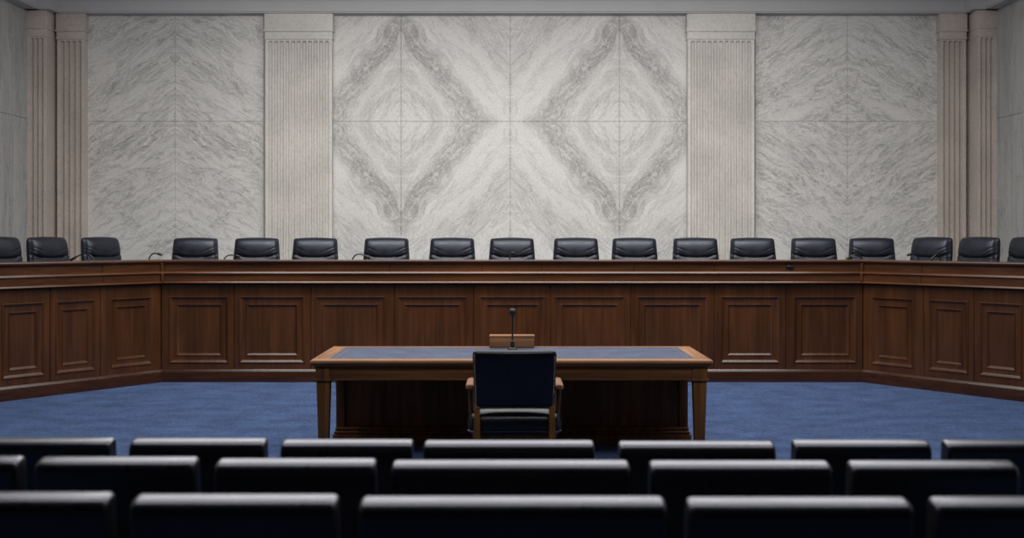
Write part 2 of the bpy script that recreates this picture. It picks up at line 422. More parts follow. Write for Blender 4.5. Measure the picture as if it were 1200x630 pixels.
# raised floor behind the dais, low tiers under the rear audience rows
bm = bmesh.new()
DY = 12.37; CX = 3.69; wd = Vector((-.573, -.8195)); WLEN = 2.95
PATH = [(-CX + wd.x * WLEN, DY + wd.y * WLEN), (-CX, DY), (CX, DY), (CX - wd.x * WLEN, DY + wd.y * WLEN)]
def inset(path, d):
    b2 = bmesh.new(); sweep(b2, path, [(-d, 0), (-d - .01, 0), (-d, .01)])
    b2.verts.ensure_lookup_table(); r = [tuple(b2.verts[3 * i].co[:2]) for i in range(len(path))]; b2.free(); return r
pp = inset(PATH, .12)
ring = [(-WX, pp[0][1])] + pp + [(WX, pp[-1][1]), (WX, WY), (-WX, WY)]
lo = [bm.verts.new((x, y, 0)) for x, y in ring]; hi = [bm.verts.new((x, y, DECK)) for x, y in ring]
bm.faces.new(hi); bm.faces.new(lo)
for i in range(len(ring)): bm.faces.new((lo[i], lo[(i + 1) % len(ring)], hi[(i + 1) % len(ring)], hi[i]))
o = struct('floor_platform', bm, M['carpet'])
bm = bmesh.new()
box(bm, -4.2, 4.2, RY, 3.62, 0, .055, .008); box(bm, -4.2, 4.2, RY, 2.92, .055, .11, .008)
struct('floor_tiers', bm, M['carpet'])

# ------------------------------------------------------------------ dais
dais = thing('dais', 'long panelled mahogany dais wrapping round the blue carpet below the marble wall', 'dais', (0, DY, 0), world=True)
def part(name, profs, mat, label=None):
    bm = bmesh.new()
    for p in profs: sweep(bm, PATH, p)
    o = link(name, bm, mat, dais, 30)
    if label: o['label'] = label
    return o
def rect(o0, o1, z0, z1, c=.003): return [(o0, z0), (o1 - c, z0), (o1, z0 + c), (o1, z1 - c), (o1 - c, z1), (o0, z1)]
part('countertop', [[(-.30, 1.252), (.050, 1.252), (.056, 1.256), (.060, 1.263), (.060, 1.272), (.056, 1.279), (.050, 1.281), (-.30, 1.281)]], M['wood_h'])
part('upper_fascia', [[(-.05, 1.150), (.028, 1.150), (.028, 1.236), (.034, 1.240), (.042, 1.252), (-.05, 1.252)]], M['wood_h'])
part('ledge_moulding', [[(-.05, 1.138), (.052, 1.136), (.060, 1.140), (.060, 1.142), (.047, 1.160), (.030, 1.161), (-.05, 1.161)]], M['wood_edge'])
part('lower_fascia', [rect(-.05, .042, 1.056, 1.139)], M['wood_h'])
part('shadow_moulding', [[(-.05, 1.026), (.012, 1.026), (.020, 1.032), (.050, 1.038), (.060, 1.042), (.060, 1.043), (.049, 1.058), (-.05, 1.058)]], M['wood_edge'])
part('skirting', [[(-.06, 0), (.040, 0), (.042, .108), (.041, .111), (.024, .134), (-.06, .134)]], M['wood_base'])
part('desk_deck', [rect(-.70, -.30, 1.075, 1.10), rect(-.32, -.29, 1.10, 1.253), rect(-.10, -.07, .12, 1.252)], M['wood_h'])
Z0, Z1 = .131, 1.026
def panel(A, d, w, ins0, ins1, zo=(.212, .883), zi=(.284, .804), name='front_panel'):
    """one framed panel from plan point A along unit direction d, width w; ins0/ins1 stile widths"""
    n = Vector((d.y, -d.x))
    def P(s, o, z): return (A.x + d.x * s + n.x * o, A.y + d.y * s + n.y * o, z)
    a0, a1 = ins0, w - ins1; st = .068
    loops = [(0, w, Z0, Z1, -.060), (.002, w - .002, Z0, Z1, -.060), (.002, w - .002, Z0, Z1, -.004), (.006, w - .006, Z0 + .004, Z1 - .004, 0),
             (a0 - .016, a1 + .016, zo[0] - .016, zo[1] + .016, 0), (a0 - .013, a1 + .013, zo[0] - .013, zo[1] + .013, .007),
             (a0 - .006, a1 + .006, zo[0] - .006, zo[1] + .006, .008), (a0 - .002, a1 + .002, zo[0] - .002, zo[1] + .002, .004),
             (a0 + .016, a1 - .016, zo[0] + .016, zo[1] - .016, -.009), (a0 + .019, a1 - .019, zo[0] + .019, zo[1] - .019, -.010),
             (a0 + st - .014, a1 - st + .014, zi[0] - .014, zi[1] + .014, -.010),
             (a0 + st - .009, a1 - st + .009, zi[0] - .009, zi[1] + .009, -.005),
             (a0 + st - .003, a1 - st + .003, zi[0] - .003, zi[1] + .003, -.007),
             (a0 + st + .014, a1 - st - .014, zi[0] + .014, zi[1] - .014, -.021)]
    bm = bmesh.new(); R = []
    for s0, s1, z0, z1, o in loops[1:]:
        R.append([bm.verts.new(P(s, o, z)) for s, z in ((s0, z0), (s1, z0), (s1, z1), (s0, z1))])
    for q, r in zip(R, R[1:]):
        for i in range(4): bm.faces.new((q[i], q[(i + 1) % 4], r[(i + 1) % 4], r[i]))
    po = link(name, bm, M['wood_v'], dais, 20)
    s0, s1, z0, z1, o = loops[-1]
    bm = bmesh.new()
    vs = []
    for (e, oo) in ((-.004, o - .012), (-.004, o + .0), (.022, o + .0)):
        vs.append([bm.verts.new(P(s, oo, z)) for s, z in ((s0 + e, z0 + e), (s1 - e, z0 + e), (s1 - e, z1 - e), (s0 + e, z1 - e))])
    for q, r in zip(vs, vs[1:]):
        for i in range(4): bm.faces.new((q[i], q[(i + 1) % 4], r[(i + 1) % 4], r[i]))
    bm.faces.new(vs[-1]); bm.faces.new(vs[0])
    dl = Vector(dais.location)
    io = link('inset_panel', bm, M['wood_v'], None, 20)
    for v in io.data.vertices: v.co -= dl
    io.parent = po
DF = 12.35
seam = [187, 274, 364, 462, 555, 645, 739, 837, 921, 1012]
fr = [(200, 266), (282, 355), (371, 450), (467, 546), (563, 638), (651, 731), (748, 828), (846, 912), (932, 1002)]
sx = [-CX] + [X(p, DY) for p in seam[1:-1]] + [CX]
for i in range(9):
    a, b = sx[i], sx[i + 1]
    f0, f1 = X(fr[i][0], DY), X(fr[i][1], DY)
    panel(Vector((a, DY)), Vector((1, 0)), b - a, f0 - a, b - f1)
wl = [(.0, .745), (.745, 1.305), (1.305, 1.865), (1.865, 2.425), (2.425, WLEN)]
for sg in (-1, 1):
    for j, (a, b) in enumerate(wl):
        i0, i1 = ((.13, .135) if j == 0 else (.075, .075))
        if sg < 0:
            A = Vector((-CX, DY)) + wd * b; panel(A, -wd, b - a, i1, i0)
        else:
            A = Vector((CX - wd.x * a, DY + wd.y * a)); panel(A, Vector((-wd.x, wd.y)), b - a, i0, i1)
# upright joint strips in the fascias and a small latch
bm = bmesh.new()
for px in (366, 457, 565, 635, 743, 837, 921):
    x = X(px, DF)
    bm = bmesh.new(); box(bm, x - .004, x + .004, DY - .0295, DY - .02, 1.156, 1.236, .001)
    link('joint_strip', bm, M['wood_base'], dais, None)
for sg in (-1, 1):
    for s in (.745,):
        c = Vector((sg * CX, DY)) + Vector((-sg * wd.x if sg > 0 else wd.x, wd.y)) * s
        if sg > 0: c = Vector((CX - wd.x * s, DY + wd.y * s))
        ang = math.atan2(wd.y, -wd.x * 1.0) if sg > 0 else math.atan2(-wd.y, -wd.x)
        bm = bmesh.new(); box(bm, -.006, .006, -.0435, -.02, 1.058, 1.136, .001, M4=Matrix.Translation((c.x, c.y, 0)) @ Matrix.Rotation(ang, 4, 'Z'))
        link('joint_strip', bm, M['wood_base'], dais, None); bm = bmesh.new(); box(bm, -.006, .006, -.0300, -.02, 1.156, 1.236, .001, M4=Matrix.Translation((c.x, c.y, 0)) @ Matrix.Rotation(ang, 4, 'Z'))
        link('joint_strip', bm, M['wood_base'], dais, None)
    bm = bmesh.new()
    mit = radians(sg * -27.5)
    T = Matrix.Translation((sg * CX, DY, 0)) @ Matrix.Rotation(radians(27.5) * (1 if sg < 0 else -1), 4, 'Z')
    box(bm, -.014, .014, -.071, -.03, 1.058, 1.137, .003, M4=T)
    link('corner_post', bm, M['wood_h'], dais, None); bm = bmesh.new(); box(bm, -.014, .014, -.056, -.03, 1.156, 1.246, .003, M4=T)
    link('corner_post', bm, M['wood_h'], dais, None)
bm = bmesh.new(); lx = X(925.5, DF)
box(bm, lx - .035, lx + .035, DY - .040, DY - .026, Z(314.5, DF), Z(310.5, DF), .004)
box(bm, lx - .028, lx + .028, DY - .052, DY - .036, Z(313.5, DF), Z(311.5, DF), .004)
o = link('latch', bm, M['metal'], dais, 40); o['label'] = 'small dark metal latch plate'

# ------------------------------------------------------------------ executive chairs behind the dais
def gauss(x, s): return math.exp(-(x / s) ** 2)
def make_exec():
    t = thing('executive_chair', 'x', 'chair')
    TOP = 1.168
    def yc(z): return .17 + .17 * max(0, (z - .48)) / .69 + .03 * sin((z - .48) / .69 * pi)
    def hw(z):
        h = TOP - z; r = .022
        w = .245 + .018 * min(1, h / .25) - .03 * max(0, (h - .45)) / .2
        if h < r: w -= r - sqrt(max(0, r * r - (r - h) ** 2))
        return w
    def crown(u): return 0
    def front(u, z):
        h = TOP - z
        pil = .022 * max(0, 1 - ((h - .115) / .125) ** 2) * (1 - u ** 4) if h < .22 else 0
        lum = .022 * (1 - u * u) * math.exp(-((h - .47) / .14) ** 2)
        cr = .014 * gauss(h - (.222 - .035 * u * u), .013) * (1 - abs(u) ** 6)
        wr = 0
        for s in (-1, 1):
            for k, (a, b, amp) in enumerate(((.160, .11, .009), (.185, .06, .010), (.125, .13, .008), (.09, .12, .006))):
                uu = s * u
                if uu > .25: wr += amp * gauss(h - (a + b * (1 - uu)) , .008) * min(1, (uu - .25) * 3) * (1 - uu ** 8)
        edge = -.020 * (abs(u) > .87) * min(1, (abs(u) - .87) * 30)
        return yc(z) - .055 - pil - lum + cr + wr - edge
    def back(u, z): return yc(z) + .062 - .01 * u * u
    zs = cosrange(.47, TOP, 14)
    zs = sorted(set([round(z, 4) for z in zs] + [round(TOP - .03 - .01 * i, 4) for i in range(24)]))
    bm = bmesh.new(); cushion(bm, zs, hw, front, back, 36, 10)
    # gentle convex top edge
    for v in bm.verts:
        k = max(0, (v.co.z - 1.0) / .168); v.co.z += -.014 * k * (v.co.x / .262) ** 2
    link('backrest', bm, M['exec'], t, 50)
    bm = bmesh.new(); box(bm, -.22, .22, -.22, .22, .415, .50, .035, 4)
    link('seat', bm, M['exec'], t, 40)
    for s in (-1, 1):
        bm = bmesh.new()
        tube(bm, bez((s * .235, -.16, .43), (s * .24, -.24, .60), (s * .24, -.22, .665), (s * .24, -.02, .665)) + bez((s * .24, .02, .665), (s * .24, .14, .665), (s * .24, .17, .66), (s * .235, .18, .62))[1:], .016, 8)
        box(bm, s * .238 - .02, s * .238 + .02, -.19, .10, .655, .69, .012, 3)
        link('armrest', bm, M['plastic'], t, 40)
    bm = bmesh.new(); lathe(bm, [(.032, .13), (.032, .26), (.022, .26), (.022, .38), (.07, .385), (.11, .415)], 16)
    link('gas_column', bm, M['metal'], t, 40)
    bm = bmesh.new()
    lathe(bm, [(.045, .075), (.05, .09), (.05, .125), (.035, .14)], 16)
    for k in range(5):
        a = 2 * pi * k / 5 + .3; tube(bm, [(.03 * cos(a), .03 * sin(a), .11), (.15 * cos(a), .15 * sin(a), .10), (.22 * cos(a), .22 * sin(a), .075)], [.024, .02, .014], 8)
    base = link('star_base', bm, M['plastic'], t, 40)
    for k in range(5):
        a = 2 * pi * k / 5 + .3; bm = bmesh.new()
        for s in (-1, 1):
            c = Vector((.205 * cos(a), .205 * sin(a), .028)); ax = Vector((-sin(a), cos(a), 0))
            tube(bm, [c + ax * s * .006, c + ax * s * .022], .028, 12)
        tube(bm, [c + Vector((0, 0, .0)), c + Vector((0, 0, .052))], .008, 8)
        link('caster', bm, M['plastic'], t, 40).parent = base
    return t
proto = make_exec()
YB = 13.33     # depth of the chair backs' top along the straight run
BK = .33       # the top of the back stands this far behind the chair's origin
def wing_pos(sg, px, off=1.06):
    n = Vector((-.8195, .573)); base = Vector((-CX, DY - .04)) + n * off
    r = abs(px - 600) / F
    # |x|/y = r along base + wd*s
    s = (-base.x - r * base.y) / (r * wd.y + wd.x)
    p = base + wd * s
    return (-p.x if sg > 0 else p.x), p.y
LB = ['black leather swivel chair cut off by the edge at the far end of the dais',
      'black leather swivel chair angled in, by the left corner pier behind the dais wing',
      'angled black leather swivel chair before the left edge of the marble, beside a drooping microphone',
      'black leather swivel chair behind the dais just right of its left bend',
      'black leather swivel chair left of the left fluted pilaster, a microphone at its left',
      'black leather swivel chair right in front of the left wide fluted pilaster',
      'black leather swivel chair with a bent microphone across it, below the left marble diamond',
      'black leather swivel chair between the left marble diamond and the middle seam',
      'black leather swivel chair at the middle seam, straight behind the witness microphone',
      'black leather swivel chair first to the right of the middle seam of the marble',
      'black leather swivel chair below the right marble diamond',
      'black leather swivel chair just left of the right wide fluted pilaster',
      'black leather swivel chair right in front of the right wide fluted pilaster',
      'black leather swivel chair above the small latch plate on the dais front',
      'black leather swivel chair turned slightly in, just left of the right dais bend',
      'angled black leather swivel chair behind a small looped microphone, past the right dais bend',
      'angled black leather swivel chair before the fluted corner pier at the right',
      'black leather swivel chair cut off by the right edge of the view']
GC = 'black leather chairs behind the dais'
spots = []
for i, (l, r, rot) in enumerate(((-33, 31, 62), (32, 79, 62), (95, 141, 60), (202, 256, 3), (274, 328, 2), (342, 397, 1), (427, 479, 1), (503, 557, 0), (573, 627, 0),
                            (648, 702, 0), (717, 770, 0), (788, 842, -1), (855, 909, -1), (927, 980, -3), (995, 1048, -9), (1067, 1117, -55), (1124, 1171, -62), (1184, 1231, -65))):
    c = (l + r) / 2; a = radians(rot)
    if i < 3: x, y = wing_pos(-1, c)
    elif i > 14: x, y = wing_pos(1, c)
    else:
        y = YB + (.22 if i == 14 else 0); x = X(c, y)
    spots.append((x - BK * cos(pi / 2 + a), y - BK * sin(pi / 2 + a), a, (1.006 if i < 3 or i > 14 else 1.0)))
for i, (x, y, a, sc) in enumerate(spots):
    o = proto if i == 0 else copy_tree(proto)
    o.location = (x, y, DECK); o.rotation_euler = (0, 0, a); o.scale = (1, 1, sc)
    o['label'] = LB[i]; o['group'] = GC

# ------------------------------------------------------------------ dais microphones
def dais_mic(px, tip_px, peak_y, tip_y, label, D=12.80, wing=0, dy=0):
    z0 = 1.1015
    x0, x1 = X(px, D), X(tip_px, D + dy)
    zp, ze = Z(peak_y, D), Z(tip_y, D)
    t = thing('gooseneck_microphone', label, 'microphone', (x0, D, z0), group='gooseneck microphones on the dais')
    bm = bmesh.new(); lathe(bm, [(.05, 0), (.05, .012), (.04, .022), (.012, .026), (.010, .05)], 20); link('base', bm, M['plastic'], t, 40)
    zc = (zp - z0); ze -= z0; dx = x1 - x0
    k = zc + (zc - ze) * .6 + .02
    pts = bez((0, 0, .03), (0, 0, k * .95), (dx * .35, dy * .35, k * 1.06), (dx, dy, ze), 18)
    hi = max(p.z for p in pts)
    pts = [Vector((p.x, p.y, p.z if p.z <= 0 else p.z)) for p in pts]
    bm = bmesh.new(); tube(bm, pts[:-2], .0072, 8); link('gooseneck', bm, M['metal'], t, 60)
    e = (pts[-1] - pts[-3]).normalized()
    bm = bmesh.new(); tube(bm, [pts[-3], pts[-3] + e * .006, pts[-1] + e * .012, pts[-1] + e * .02], [.008, .014, .014, .007], 12)
    link('head', bm, M['plastic'], t, 50)
dais_mic(112, 84, 299, 304, 'thin bent gooseneck microphone arching between the two chairs on the left wing', D=12.45)
dais_mic(173, 188, 298, 298, 'lone gooseneck microphone against the marble near the left dais bend', D=12.72)
dais_mic(260, 279, 300, 300, 'gooseneck microphone reaching in front of the chair left of the left pilaster')
dais_mic(411, 432, 299, 301.5, 'gooseneck microphone bending over the chair below the left marble diamond')
dais_mic(597, 601, 297, 296, 'stubby gooseneck microphone in front of the middle chair', D=12.77)
dais_mic(1012, 993, 299.5, 303, 'gooseneck microphone curling at the left of the slightly turned chair')
dais_mic(1078, 1065, 298.5, 298.5, 'gooseneck microphone poking out left of the chair past the right dais bend', D=12.55)
dais_mic(1103, 1092, 299.5, 303.5, 'small looped gooseneck microphone in front of the first right wing chair', D=12.45)

# ------------------------------------------------------------------ witness table
TX0, TX1 = X(363, 7.8), X(836, 7.8); TY0, TY1 = 7.8, 8.8; TH = .70
tb = thing('witness_table', 'long wooden table with blue leather inlaid top standing on the blue carpet', 'table', ((TX0 + TX1) / 2, (TY0 + TY1) / 2, 0), world=True)
BW = .112
def edge_strip(bm, a, b, c, d): # mitred border quad prism from plan points (outer a,b inner c,d)
    pr = [(0, TH - .034), (0, TH)]
    lo = [bm.verts.new((*p, TH - .030)) for p in (a, b, c, d)]; hi = [bm.verts.new((*p, TH)) for p in (a, b, c, d)]
    bm.faces.new(lo); top = bm.faces.new(hi)
    fs = []
    for i in range(4): fs.append(bm.faces.new((lo[i], lo[(i + 1) % 4], hi[(i + 1) % 4], hi[i])))
    es = [e for e in bm.edges if all(v.co.to_tuple(4)[:2] in ((round(a[0], 4), round(a[1], 4)), (round(b[0], 4), round(b[1], 4))) for v in e.verts) and abs(e.verts[0].co.z - e.verts[1].co.z) < 1e-5]
    bmesh.ops.bevel(bm, geom=es, offset=.012, segments=3, profile=.4, affect='EDGES')
O = [(TX0, TY0), (TX1, TY0), (TX1, TY1), (TX0, TY1)]
I = [(TX0 + BW, TY0 + BW * .75), (TX1 - BW, TY0 + BW * .75), (TX1 - BW, TY1 - BW * .75), (TX0 + BW, TY1 - BW * .75)]
for i in range(4):
    j = (i + 1) % 4; bm = bmesh.new(); edge_strip(bm, O[i], O[j], I[j], I[i])
    link('top_border', bm, M['table_top'] if i % 2 == 0 else M['table_top_y'], tb, 40)
bm = bmesh.new(); box(bm, I[0][0], I[1][0], I[0][1], I[2][1], TH - .03, TH - .0005)
o = link('leather_inlay', bm, M['inlay'], tb, None); o['label'] = 'blue leather writing surface'
bm = bmesh.new()
g = .035
a0, a1, b0, b1 = I[0][0] + g, I[1][0] - g, I[0][1] + g, I[2][1] - g
for q in ((a0, a1, b0, b0 + .007), (a0, a1, b1 - .007, b1), (a0, a0 + .007, b0, b1), (a1 - .007, a1, b0, b1)): box(bm, *q, TH - .002, TH + .0002)
o = link('gilt_line', bm, M['gold'], tb, None); o['label'] = 'thin gilt tooled line round the leather'
# moulding under the top
bm = bmesh.new()
e0 = .028
def ringbox(bm, ins, z0, z1, th=.03, bev=.004):
    x0, x1, y0, y1 = TX0 + ins, TX1 - ins, TY0 + ins, TY1 - ins
    box(bm, x0, x1, y0, y0 + th, z0, z1, bev); box(bm, x0, x1, y1 - th, y1, z0, z1, bev)
    box(bm, x0, x0 + th, y0 + th, y1 - th, z0, z1, bev); box(bm, x1 - th, x1, y0 + th, y1 - th, z0, z1, bev)
ringbox(bm, .012, TH - .042, TH - .030); ringbox(bm, .022, TH - .052, TH - .042)
link('edge_moulding', bm, M['table_x'], tb, 40)
LX = .032; LW = .099
ax0, ax1, ay0, ay1 = TX0 + LX, TX1 - LX, TY0 + LX, TY1 - LX
ZA0, ZA1 = .566, TH - .052
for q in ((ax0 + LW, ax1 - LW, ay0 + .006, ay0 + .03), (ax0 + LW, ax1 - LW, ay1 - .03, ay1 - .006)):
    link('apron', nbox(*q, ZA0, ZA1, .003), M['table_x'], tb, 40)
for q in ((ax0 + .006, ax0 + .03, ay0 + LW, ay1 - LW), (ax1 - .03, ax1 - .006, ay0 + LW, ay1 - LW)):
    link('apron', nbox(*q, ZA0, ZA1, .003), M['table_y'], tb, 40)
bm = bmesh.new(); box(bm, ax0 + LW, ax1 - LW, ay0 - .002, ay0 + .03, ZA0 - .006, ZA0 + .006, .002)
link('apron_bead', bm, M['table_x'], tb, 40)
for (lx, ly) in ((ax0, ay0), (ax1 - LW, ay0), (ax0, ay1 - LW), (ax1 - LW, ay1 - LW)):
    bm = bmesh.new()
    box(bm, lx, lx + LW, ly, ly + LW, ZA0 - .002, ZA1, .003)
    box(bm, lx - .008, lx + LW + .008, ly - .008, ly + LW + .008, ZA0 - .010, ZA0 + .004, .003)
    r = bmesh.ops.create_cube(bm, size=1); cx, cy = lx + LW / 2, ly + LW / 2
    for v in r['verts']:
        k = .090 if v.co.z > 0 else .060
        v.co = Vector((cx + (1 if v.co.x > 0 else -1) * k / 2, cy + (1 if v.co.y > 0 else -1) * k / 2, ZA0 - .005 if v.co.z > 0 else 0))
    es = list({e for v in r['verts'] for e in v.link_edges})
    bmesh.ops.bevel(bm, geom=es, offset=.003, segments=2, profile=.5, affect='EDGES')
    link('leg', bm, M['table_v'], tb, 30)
# modesty screen under the top
MD = 8.56; mx0, mx1 = X(394, MD), X(806, MD)
bm = bmesh.new(); box(bm, mx0 + .05, mx1 - .05, MD + .015, MD + .05, .08, TH - .035, .003)
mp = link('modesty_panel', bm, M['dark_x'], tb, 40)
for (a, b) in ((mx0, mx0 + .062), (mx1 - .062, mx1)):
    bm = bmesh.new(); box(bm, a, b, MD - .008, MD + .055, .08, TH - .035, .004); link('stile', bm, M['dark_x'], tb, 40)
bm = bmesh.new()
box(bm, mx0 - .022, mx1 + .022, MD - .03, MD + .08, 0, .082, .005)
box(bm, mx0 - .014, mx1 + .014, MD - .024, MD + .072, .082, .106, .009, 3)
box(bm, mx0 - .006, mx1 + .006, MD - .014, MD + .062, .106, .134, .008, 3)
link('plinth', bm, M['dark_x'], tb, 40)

# wooden block box and the witness microphone, standing on the table
BD = 8.66
wb = thing('wooden_box', 'small light wooden box standing on the witness table behind the microphone', 'box', (X(600, BD), BD + .05, TH))
w = 52 / F * BD
link('body', nbox(-w / 2, w / 2, -.055, .055, .0002, .076, .002), M['box'], wb, 40)
link('lid', nbox(-w / 2 - .003, w / 2 + .003, -.058, .058, .0765, .091, .003), M['box'], wb, 40)
md = 8.45
mc = thing('witness_microphone', 'slim black gooseneck microphone standing upright on the witness table', 'microphone', (X(600.5, md), md, TH))
bm = bmesh.new(); lathe(bm, [(.032, 0), (.032, .012), (.028, .018), (.016, .022), (.013, .05), (.013, .062), (.008, .066)], 24); link('base', bm, M['plastic'], mc, 40)
bm = bmesh.new(); tube(bm, [(0, 0, .06), (0, 0, .14), (.001, -.002, .235)], .0055, 10); link('gooseneck', bm, M['plastic'], mc, 60)
bm = bmesh.new(); tube(bm, [(.001, -.002, .225), (.001, -.003, .235), (.001, -.004, .248), (.001, -.005, .262), (.001, -.006, .274), (.001, -.006, .279)], [.008, .017, .023, .024, .017, .006], 16); link('windscreen', bm, M['plastic'], mc, 60)

mc.scale = (1.085, 1.085, 1.085)
# ------------------------------------------------------------------ witness chair (seen from behind)
CD = 7.0; cxw = X(603, CD)
wc = thing('witness_chair', 'black leather armchair with wooden arms pulled up to the witness table, seen from behind', 'chair', (cxw, CD + .28, 0))
# local: origin under the seat centre; the back stands at y = -.28 and faces +y
BT = CAMH - (409.5 - HOR) * CD / F; BB = CAMH - (479 - HOR) * (CD + .03) / F
def yb(z): return -.27 - .07 * (z - .5) / .38 + .03
def hwb(z):
    h = BT - z; r = .03; w = .240 + .011 * (z - BB) / (BT - BB)
    if h < r: w -= r - sqrt(max(0, r * r - (r - h) ** 2))
    return w
bm = bmesh.new()
cushion(bm, cosrange(BB, BT, 16), hwb, lambda u, z: yb(z) + .04 + .03 * (1 - u * u), lambda u, z: yb(z) - .032, 24, 14)
bkr = link('backrest', bm, M['black'], wc, 50)
def nails(path, r, step, off):
    bm = bmesh.new(); pts = []
    for a, b in zip(path, path[1:]):
        a, b = Vector(a), Vector(b); n = max(1, round((b - a).length / step))
        pts += [a.lerp(b, i / n) for i in range(n)]
    for p in pts:
        q = bmesh.ops.create_icosphere(bm, subdivisions=1, radius=r); bmesh.ops.translate(bm, vec=p + Vector(off), verts=q['verts'])
    return bm
zt, zb_ = BT - .03, BB + .012
pth = [(-hwb(zt) + .012, yb(zt) - .031, zt), (-hwb(zb_) + .012, yb(zb_) - .031, zb_), (hwb(zb_) - .012, yb(zb_) - .031, zb_), (hwb(zt) - .012, yb(zt) - .031, zt)]
o = link('nailhead_trim', nails(pth, .0036, .0125, (0, 0, 0)), M['brass'], wc, None); o.parent = bkr
# seat
SW, SD, SH = .294, .245, .070; SZ = .468
bm = bmesh.new(); NG = 40
def seat_pt(u, v):
    x, y = sin(u * pi / 2), sin(v * pi / 2)
    k = 1 - .05 * (y < 0) * y * y
    r = max(0, 1 - abs(x) ** 7) ** .36 * max(0, 1 - abs(y) ** 4.6) ** .5
    cx = x * SW * k * (1 - .10 * abs(y) ** 10); cyy = y * SD * (1 - .05 * abs(x) ** 8)
    return cx, cyy, r
top = []; bot = []
for i in range(NG + 1):
    ta, ba = [], []
    for jj in range(NG + 1):
        cx, cyy, r = seat_pt(-1 + 2 * i / NG, -1 + 2 * jj / NG)
        e = i in (0, NG) or jj in (0, NG)
        zm = SZ - 1.25 * SH
        v1 = bm.verts.new((cx, cyy, zm + r * 1.45 * SH)); ta.append(v1)
        ba.append(v1 if e else bm.verts.new((cx, cyy, zm - min(1, r * 1.6) * .75 * SH)))
    top.append(ta); bot.append(ba)
for G in (top, bot):
    for i in range(NG):
        for jj in range(NG): bm.faces.new((G[i][jj], G[i + 1][jj], G[i + 1][jj + 1], G[i][jj + 1]))
seat = link('seat', bm, M['black'], wc, 60)
zs_ = SZ - 1.72 * SH
pth = [(-SW * .985, .2, zs_), (-SW * .945, -.2, zs_), (-SW * .85, -SD * .975, zs_), (SW * .85, -SD * .975, zs_), (SW * .945, -.2, zs_), (SW * .985, .2, zs_)]
o = link('nailhead_trim', nails(pth, .0040, .014, (0, -.004, 0)), M['brass'], wc, None); o.parent = seat
link('seat_rail', nbox(-.24, .24, -.20, .21, SZ - 2 * SH - .05, SZ - 2 * SH + .012, .006), M['chairleg'], wc, 40)
for s in (-1, 1):
    # rear leg running up behind the seat into the back
    bm = bmesh.new()
    x = s * .2235
    pts = [(x, -.33, 0), (x, -.285, .2), (x, -.268, .36), (x, -.262, .44), (x, yb(BB) - .004, BB + .03)]
    q0 = None
    for p, wdt in zip(pts, (.034, .036, .038, .036, .03)):
        r = [bm.verts.new((p[0] + a * wdt / 2, p[1] + b * .034 / 2, p[2])) for a, b in ((-1, -1), (1, -1), (1, 1), (-1, 1))]
        if q0:
            for i in range(4): bm.faces.new((q0[i], q0[(i + 1) % 4], r[(i + 1) % 4], r[i]))
        else: bm.faces.new(r)
        q0 = r
    bm.faces.new(q0)
    bmesh.ops.bevel(bm, geom=[e for e in bm.edges], offset=.003, segments=1, affect='EDGES')
    link('leg', bm, M['chairleg'], wc, 30)
    bm = bmesh.new(); q = bmesh.ops.create_cube(bm, size=1)
    for v in q['verts']:
        k = .046 if v.co.z > 0 else .03
        v.co = Vector((s * .215 + (1 if v.co.x > 0 else -1) * k / 2, .185 + (1 if v.co.y > 0 else -1) * k / 2, SZ - 2 * SH - .01 if v.co.z > 0 else 0))
    bmesh.ops.bevel(bm, geom=bm.edges[:], offset=.004, segments=2, affect='EDGES')
    link('leg', bm, M['chairleg'], wc, 30)
    # arm: flat wooden rest with a rounded end, on a curved post
    zarm = CAMH - (447 - HOR) * (CD + .07) / F - .012
    bm = bmesh.new()
    box(bm, s * .270 - .024, s * .270 + .024, -.235, .10, zarm - .034, zarm, .012, 4)
    tube(bm, [(s * 0.266, .10, zarm - .02), (s * 0.269, .14, zarm - .024)], [.026, .02], 12)
    tube(bm, [(s * .21, yb(zarm) + .03, zarm - .02), (s * 0.268, -.18, zarm - .02)], .016, 8)
    arm = link('armrest', bm, M['arm'], wc, 40)
    bm = bmesh.new()
    tube(bm, bez((s * 0.265, .06, zarm - .03), (s * .275, .10, zarm - .12), (s * .272, .05, SZ + .02), (s * .245, .04, SZ - 2 * SH - .03), 10), [.019, .018, .017, .016, .016, .016, .016, .017, .018, .019, .02], 10)
    tube(bm, bez((s * 0.266, -.19, zarm - .03), (s * .263, -.17, zarm - .12), (s * .268, -.14, SZ + .02), (s * .242, -.13, SZ - 2 * SH - .03), 10), .0155, 10)
    link('arm_post', bm, M['chairleg'], wc, 50).parent = arm

